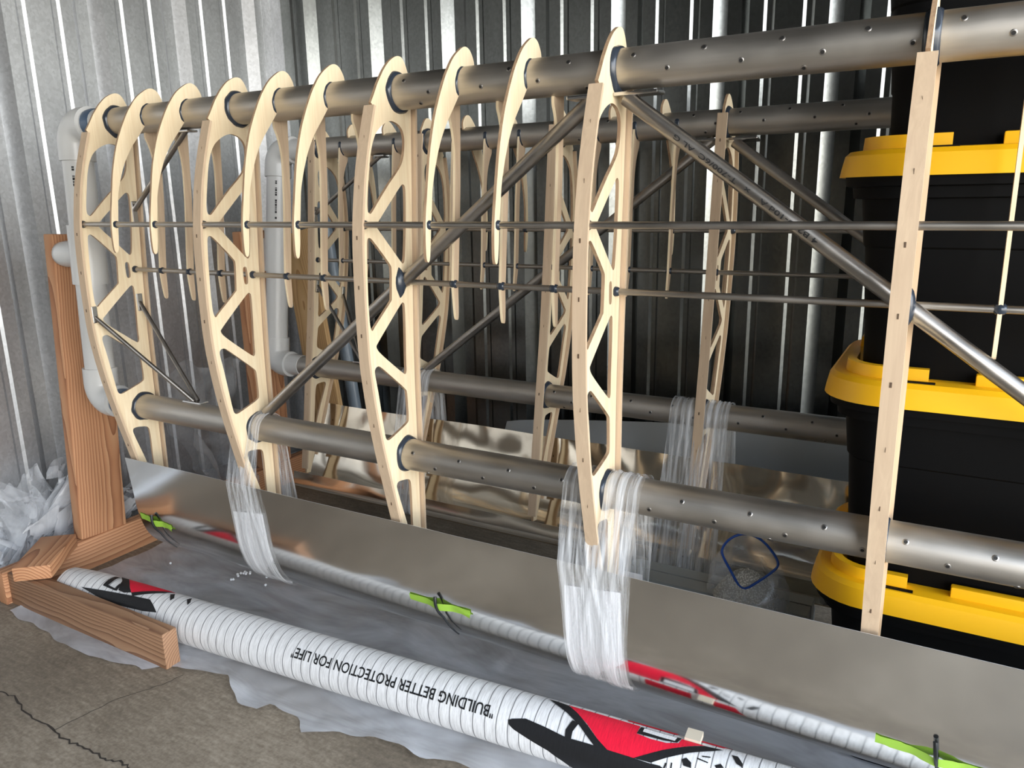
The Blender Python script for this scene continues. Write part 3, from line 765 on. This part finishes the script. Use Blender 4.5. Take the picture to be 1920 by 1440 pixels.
def decal(name, polys, mat, lift):
    for p in polys:
        v, fs = poly_faces(p); wrap_faces(v, fs, onroll(lift), 5.0).build(name, mat, roll, smooth=0)
# slogan, upside down for the viewer
v2, fs = text_poly('"BUILDING BETTER PROTECTION FOR LIFE"', .483, 23.5)
fn = onroll(.0007); mb = wrap_faces(v2, fs, lambda s, t: fn(.2306-s, 51-t), 5.0); mb.build('printed_slogan', M_INK, roll, smooth=0)
decal('printed_logo_red', [
 [(.3591,107),(.4281,106),(.4966,104),(.4959,80),(.5218,77),(.5489,78),(.5685,86),(.5714,100),(.6111,99.6),(.5471,62.5),(.5011,34.2),(.4929,33.9),(.4536,33.8),(.4334,47.6),(.4064,70.6),(.3792,89)],
 [(.47,150),(.56,150),(.56,112),(.47,112)], [(.60,150),(.66,150),(.64,112),(.60,112)],
 [(-.836,118),(-.775,120),(-.690,118),(-.665,112),(-.7125,88),(-.7704,66),(-.790,80)]], M_RED, .0007)
decal('printed_logo_black', [
 [(.2617,34.5),(.2702,39),(.2951,46.1),(.3336,41.7),(.3777,34.5),(.4158,35.3),(.4477,34.8),(.4928,34.4),(.5259,33.4),(.5473,34.5),(.553,32),(.50,-38),(.42,-38),(.3926,-34.7),(.3743,-17.6),(.3451,-1.2),(.308,9.9),(.2755,20.4),(.265,26.4)],
 [(.3195,108.4),(.3352,109),(.3584,105),(.3826,88.1),(.411,65.3),(.4334,47.6),(.4565,33.2),(.4306,34),(.4131,47.4),(.394,63),(.3791,71.8),(.3635,81.9),(.3405,94)],
 [(.3802,68.6),(.393,66),(.3863,48.2),(.3867,33.8),(.3749,33.3),(.3731,47.3)],
 [(.4986,101.6),(.5708,101),(.5661,85.5),(.5426,81.4),(.4959,80)],
 [(.6114,98),(.6421,102),(.6261,89.9),(.5905,71.3),(.5551,50.5),(.5311,35),(.4929,33.9),(.5011,34.2),(.5471,62.5)],
 [(.5806,55.7),(.5874,60.9),(.5964,55.1),(.5981,45.8),(.585,46.1)], [(.6563,93.9),(.6663,94.6),(.6761,80.4),(.6774,72.1),(.6667,76.6)],
 [(.6339,61.7),(.643,67.8),(.649,62.1),(.6371,58.1)], [(.553,32),(.5553,42.4),(.5581,41.9),(.5556,32.8)], [(.5645,35.5),(.5646,45.2),(.5667,45.3),(.567,36.3)],
 [(.6046,66.7),(.6232,64),(.6226,62),(.6046,64.2)], [(.6112,72.9),(.6249,75.7),(.625,73.4),(.6116,70.4)],
 [(-.9341,43.1),(-.8723,49.3),(-.8342,52.6),(-.7601,58.7),(-.7014,62.1),(-.681,50.9),(-.6607,36.4),(-.7056,30),(-.805,26),(-.8678,32)],
 [(-.865,118),(-.837,118),(-.7908,80),(-.7704,66),(-.7908,60),(-.812,62),(-.835,95)],
 [(-.7704,66),(-.7157,91.4),(-.690,104),(-.667,116),(-.6866,92.7),(-.732,70.2),(-.7589,57.3)],
 [(-.8702,63),(-.8733,83),(-.8743,108),(-.860,112),(-.8579,97.7),(-.8543,77),(-.8548,68.1),(-.8267,64.3),(-.8279,78.9),(-.8221,89.8),(-.813,81.8),(-.8176,73),(-.8159,59.2),(-.8234,58.7)],
 [(-.6675,96.1),(-.6599,104),(-.6432,85.3),(-.6457,74.8)], [(-.6107,95),(-.6057,106),(-.5906,86),(-.5904,76.4)]], M_INK, .0011)
decal('printed_logo_white', [[(.5049,99.1),(.5631,99),(.5615,87.7),(.5412,87.1),(.5049,88.2)]], M_WHITEP, .0015)
mb = MB(); mb.box((.575,.010,.046),(.602,.038,.0565)); mb.build('torn_flap', M_CARD, roll, smooth=0)

# ------------------------------------------------------------------ polythene on the floor
EDGE = [(-2.04,.905),(-1.97,.90),(-1.92,.905),(-1.83,.89),(-1.66,.885),(-1.58,.90),(-1.50,.91),(-1.47,.945),(-1.30,.985),(-1.26,.955),(-1.21,.93),(-1.155,.925),(-1.145,.955),(-1.09,.955),(-1.06,.955),(-1.03,.93),(-.97,.955),(-.90,.975),(-.77,.985),(-.67,1.0),(-.64,1.02),(-.60,1.01),(-.40,1.04),(0,1.05),(.5,1.08),(.85,1.1)]
def edge_y(x):
    for (x0, y0), (x1, y1) in zip(EDGE, EDGE[1:]):
        if x0 <= x <= x1: return y0+(y1-y0)*(x-x0)/(x1-x0)
    return EDGE[-1][1]
rows = []
for i in range(221):
    x = -2.04+(.85+2.04)*i/220; y0 = edge_y(x)+.012*noise.noise(Vector((x*16, 0, 0))); r = []
    for k in range(61):
        v = k/60; y = y0+(1.68-y0)*v**1.25
        h = .0015+.009*abs(noise.noise(Vector((x*4, y*11, 0))))+.006*abs(noise.noise(Vector((x*11, y*17, 5))))
        e = max(0, 1-(y-y0)/.06); h += e*.012*max(0, noise.noise(Vector((x*9, 2, 0)))+.25)
        if y < .985+.07*(x+1.45) and x < -1.44: h = .0015+.3*(h-.0015)
        if x > -.80 and y > 1.28: h = .0008+.08*h
        r.append((x, y, h))
    rows.append(r)
mb = MB(); mb.grid([list(r) for r in rows]); tag(mb.build('polythene_sheet', M_FLOORF, None, smooth=80, flip=True), 'milky plastic sheet with ragged front edge spread on the concrete floor', 'plastic sheet')

# crumpled plastic by the left wall
pb = thing('plastic_bundle', 'crumpled white plastic film heaped between the left wall and front post', 'plastic film', (-2.245, 1.19, .006))
for k in range(9):
    rng = random.Random(40+k); c = Vector((rng.uniform(-.03,.03), rng.uniform(-.13,.15), rng.uniform(.03,.17)*(1-.2*k/9)))
    ax = Matrix.Rotation(rng.uniform(0, 6.3), 3, 'X') @ Matrix.Rotation(rng.uniform(0, 6.3), 3, 'Z') @ Matrix.Rotation(rng.uniform(0, 6.3), 3, 'Y')
    rows = []; n = 34
    for i in range(n):
        r = []
        for j in range(n):
            u, v = i/(n-1)-.5, j/(n-1)-.5; q = Vector((u*3.0, v*3.0, k*7.7))
            rd = abs(noise.noise(q*1.1))*1.0+abs(noise.noise(q*2.3+Vector((9,0,0))))*.45
            w3 = Vector((u*.20+.05*noise.noise(q+Vector((5,1,0))), v*.20+.05*noise.noise(q+Vector((1,8,0))), .20*(rd-.35)-.35*(u*u+v*v)))
            w3 = c+ax @ w3
            x = -.012+.082*math.tanh((w3.x+.012)/.082); z = w3.z if w3.z > .02 else .02*math.exp((w3.z-.02)/.03)
            r.append((x, max(-.24, min(.26, w3.y)), min(z, .27)))
        rows.append(r)
    mb = MB(); mb.grid(rows); mb.build('film_fold', M_BAG, pb, smooth=50)
# clear sheet hanging behind the nearer wing at the left end
rows = []
for i in range(41):
    u = i/40; x = -2.20+u*.36; r = []
    top = .50+.06*u+.035*noise.noise(Vector((u*3, 1, 0)))
    for k in range(31):
        v = k/30; z = top*(1-v)+.115*v
        y = 1.60-.04*u-.16*math.sin(v*math.pi)*(.5+.6*noise.noise(Vector((u*2.2, v*2.0, 7)))) + .03*noise.noise(Vector((u*7, v*8, 2)))
        r.append((x+.05*v, y, z))
    rows.append(r)
mb = MB(); mb.grid(rows); tag(mb.build('clear_sheet', M_CLEAR, None, smooth=60), 'clear plastic sheet bunched behind the left end of the nearer wing', 'plastic film')

# ------------------------------------------------------------------ stretch-film wraps round lower spar and skin
def hull(pts):
    pts = sorted(set(pts)); up, lo = [], []
    cr = lambda o, a, b: (a[0]-o[0])*(b[1]-o[1])-(a[1]-o[1])*(b[0]-o[0])
    for p in pts:
        while len(lo) > 1 and cr(lo[-2], lo[-1], p) <= 0: lo.pop()
        lo.append(p)
    for p in reversed(pts):
        while len(up) > 1 and cr(up[-2], up[-1], p) <= 0: up.pop()
        up.append(p)
    return lo[:-1]+up[:-1]
def loop_pts(off, n=110):
    pts = [(LY+(TUBE_R+off)*math.cos(a), LZ+(TUBE_R+off)*math.sin(a)) for a in [2*math.pi*k/40 for k in range(40)]]
    for i, p in enumerate(PROFC):
        a = PROFC[max(i-1, 0)]; b = PROFC[min(i+1, len(PROFC)-1)]; t = Vector((b[0]-a[0], b[1]-a[1])).normalized(); nn = Vector((t.y, -t.x))
        if nn.x*(p[0]-1.19)+nn.y*(p[1]+.8) < 0: nn = -nn
        pts.append((p[0]+nn.x*off, p[1]+nn.y*off))
    h = hull(pts); i0 = max(range(len(h)), key=lambda i: h[i][1]); h = h[i0:]+h[:i0]
    return resample(h+[h[0]], n)
def wrap(label, xr, bands, mir, loc, rot, pad):
    root = thing('stretch_wrap', label, 'plastic wrap', loc, 'stretch-film wraps', rot)
    for j, (t0, t1, b0, b1) in enumerate(bands):
        lp = loop_pts(.005); rows = []
        for i in range(25):
            u = i/24; r = []
            for k, (y, z) in enumerate(lp):
                f = max(0, min(1, (LZ-z)/.30)); f = f*f*(3-2*f)
                x = (t0+(t1-t0)*u)*(1-f)+(b0+(b1-b0)*u)*f
                e = .003*noise.noise(Vector((u*9+j*5, k*.02, xr)))+.0016*noise.noise(Vector((u*22, k*.03, xr)))
                yc, zc = 1.195, max(-.86, min(z, -.52)); d = Vector((y-yc, z-zc)).normalized()
                yy, zz = L((y+d.x*(e+.001), z+d.y*(e+.001))); r.append((xr+x, -yy if mir else yy, zz))
            rows.append(r)
        mb = MB(); mb.grid(rows); mb.build('film_band', M_WRAP, root, smooth=80, flip=mir)
    if pad:
        x0, x1, ztop = pad; lp = loop_pts(.0035, 140); rows = []
        sel = [p for p in lp if p[1] < ztop]
        for i in range(21):
            u = i/20; rows.append([(xr+x0+(x1-x0)*u, *(((-a if mir else a), b) if True else 0)) for a, b in (L((y, z+.012*u*(1 if y < 1.2 else 0))) for y, z in sel)])
        mb = MB(); mb.grid(rows); mb.build('foam_pad', M_PADF, root, smooth=80, flip=mir)
    return root
NL, FL = (0, AY, H+AZ), (-.008, FY, H+FZ)
wrap('stretch film and white foam wrapped around the nearer wing at its left end', RIBS[1], [(-.045,-.006,-.050,.060),(.010,.045,-.045,.062)], False, NL, (0,0,0), (-.045,.055,-.70))
wrap('stretch film and white foam wrapped around the nearer wing, left of the totes', RIBS[3], [(-.066,-.010,-.056,.050),(.012,.078,-.040,.062)], False, NL, (0,0,0), (-.052,.056,-.675))
wrap('clear stretch film hanging on the rear wing, at its second rib from the left', RIBS[1], [(-.05,-.008,-.055,.04),(.008,.06,-.03,.06)], True, FL, (FTH,0,0), None)
wrap('clear stretch film hanging on the rear wing, at its rib nearest the totes', RIBS[3], [(-.075,-.010,-.085,.02),(.010,.070,-.02,.075)], True, FL, (FTH,0,0), None)

# ------------------------------------------------------------------ green tape and ties on the nearer skin
ARC = resample(PROFC, 200)
def at_prof(s):
    i = max(1, min(len(ARC)-2, int(s*200))); y, z = ARC[i]; t = Vector((ARC[i+1][0]-ARC[i-1][0], ARC[i+1][1]-ARC[i-1][1])).normalized(); n_ = Vector((t.y, -t.x))
    if n_.x > 0 and s < .5: n_ = -n_
    return Vector((0, y, H+z)), Vector((0, n_.x, n_.y)), Vector((0, t.x, t.y))
def tape_and_tie(x, s, ln, slope, where, tie_up, tie_dn, back):
    c, nn, tt = at_prof(s); base = Vector((x, c.y, c.z))
    mb = MB(); rows = []
    for i in range(25):
        u = i/24-.5; r = []
        for k in range(7):
            v = k/6-.5; ds = s+(slope*u*ln+v*.017)/.36; p, n2, _ = at_prof(ds)
            lift = .0015+.008*max(0, 1-abs(u)*5)+.0015*noise.noise(Vector((u*7, v*3, x)))*(.3+abs(u))+(.006*max(0, u-.36)*5 if k > 3 else 0)
            q = p+n2*lift; r.append((u*ln, q.y-base.y, q.z-base.z))
        rows.append(r)
    mb.grid(rows); o = mb.build('masking_tape', M_TAPE, None, smooth=40); o.location = base
    tag(o, 'strip of bright green tape on the aluminium skin, '+where, 'tape', 'green tape strips')
    pts = []
    for k in range(15):
        p, n2, _ = at_prof(s-tie_up+(tie_up+tie_dn)*k/14); lift = .006+.006*math.sin(min(1, k/7)*math.pi)
        q = p+n2*lift; pts.append((.004*(k-5)/5+back*(k/14)**2, q.y-base.y, q.z-base.z))
    mb = MB(); mb.sweep(pts, .0035, 10, rr=[.0036-.0022*k/14 for k in range(15)]); o = mb.build('cable_tie', M_TIE, None, smooth=50); o.location = base
    tag(o, 'black strap tie under the green tape, '+where, 'cable tie', 'black strap ties')
tape_and_tie(-1.733, .455, .12, .10, 'at the left end', .06, .22, .02)
tape_and_tie(-.842, .455, .15, .0, 'halfway along', .06, .20, .02)
tape_and_tie(.046, .50, .165, .05, 'at the right end', .10, .16, 0)

# ------------------------------------------------------------------ between the wings: stacked slats, bag of beads
M_PANEL = basic('painted_grey_metal', lin(150,152,147), .42)
for k, (y0, y1, z0, z1, x0) in enumerate(((1.38,1.685,.004,.060,-.72),(1.43,1.685,.061,.118,-.74),(1.500,1.545,.119,.146,-.66),(1.562,1.606,.119,.157,-.70),(1.624,1.664,.119,.150,-.62))):
    mb = MB(); x1 = -.20; r = .02
    out = [(x1, y0), (x1, y1), (x0+r, y1)]+[(x0+r-r*math.sin(a), (y1-r)+r*math.cos(a)) for a in [math.pi/2*q/6 for q in range(7)]]+[(x0+r-r*math.cos(a), (y0+r)-r*math.sin(a)) for a in [math.pi/2*q/6 for q in range(7)]]
    n = len(out); c0 = ((x0+x1)/2, (y0+y1)/2)
    lo = [(x-c0[0], y-c0[1], 0) for x, y in out]; hi = [(x, y, z1-z0) for x, y, _ in lo]
    mb.grid([hi, lo], closed_u=True); mb.add(lo, [tuple(range(n))]); mb.add(hi, [tuple(reversed(range(n)))])
    o = mb.build('flat_panel' if k < 2 else 'metal_slat', M_PANEL, None, smooth=30); o.location = (c0[0], c0[1], z0)
    tag(o, ('wide grey flat panel lying on the floor between the two wings', 'wide grey flat panel lying on another panel, under the narrow slats',
            'narrow grey metal slat between the wings, nearest the front of its row', 'narrow grey metal slat between the wings, middle of the row of three',
            'narrow grey metal slat between the wings, nearest the rear wing')[k], 'panel' if k < 2 else 'slat', 'stacked grey panels' if k < 2 else 'grey metal slats')
zb = thing('zip_bag', 'open clear zip bag with blue rim, part filled with white beads', 'plastic bag', (-.325, 1.565, .158))
rim = [(-.060,.005,.105),(-.050,.012,.126),(-.030,.022,.140),(-.005,.028,.143),(.022,.022,.136),(.048,.010,.118),(.060,.0,.100),(.050,-.010,.085),(.025,-.022,.062),(.002,-.030,.045),(-.015,-.026,.050),(-.035,-.015,.072),(-.052,-.004,.090)]
rs = []
for i in range(len(rim)):
    p0, p1, p2, p3 = (Vector(rim[(i+d) % len(rim)]) for d in (-1,0,1,2))
    for k in range(3):
        t = k/3; rs.append(.5*((2*p1)+(-p0+p2)*t+(2*p0-5*p1+4*p2-p3)*t*t+(-p0+3*p1-3*p2+p3)*t**3))
mb = MB(); mb.sweep(rs, .0028, 8, closed=True); mb.build('blue_rim', M_BLUE, zb, smooth=60)
rows = []
for k in range(11):
    v = k/10; r = []
    for i, p in enumerate(rs):
        a = 2*math.pi*i/len(rs); b = Vector((.085*math.cos(math.pi-a), .055*math.sin(a), .002)); q = p.lerp(b, v)+Vector((math.cos(math.pi-a), math.sin(a)*.6, 0))*.012*math.sin(v*math.pi)*(1+.6*noise.noise(Vector((i*.4, v*4, 0))))
        r.append(q)
    rows.append(r)
mb = MB(); mb.grid(rows, closed_u=True); mb.build('bag_film', M_ZIP, zb, smooth=60)
mb = MB(); rows = []
for k in range(10):
    v = k/9; rows.append([(.074*math.cos(2*math.pi*i/28)*v, .047*math.sin(2*math.pi*i/28)*v, .004+.070*(1-v**2.2)+.004*noise.noise(Vector((i*.7, v*6, 0)))) for i in range(28)])
mb.grid(rows, closed_u=True); tag(mb.build('beads', M_BEADS, zb, smooth=60), 'white bead filling', kind='stuff')

# ------------------------------------------------------------------ foam pellets on the plastic
pm = None
def pellet():
    bm = bmesh.new(); bmesh.ops.create_icosphere(bm, subdivisions=2, radius=.0035)
    for v in bm.verts: v.co *= 1+.25*noise.noise(v.co*400)
    me = bpy.data.meshes.new('foam_pellet'); bm.to_mesh(me); bm.free(); me.materials.append(M_FOAM); me.polygons.foreach_set('use_smooth', [True]*len(me.polygons)); return me
pm = pellet()
spots = [(-1.644,1.328),(-1.640,1.334),(-1.648,1.336),(-1.636,1.329),(-1.652,1.325),(-1.633,1.341),(-1.655,1.316),(-1.628,1.336),(-1.646,1.31),(-1.642,1.290),(-1.646,1.286),(-1.538,1.309),(-1.57,1.343),(-1.883,1.272)]
for x, y in spots:
    o = link('foam_pellet', pm, None, (x, y, .0135)); o.rotation_euler = (random.random()*3, random.random()*3, 0)
    tag(o, 'tiny white foam pellet on the plastic beneath the nearer wing skin', 'foam pellet', 'white foam pellets on the plastic')
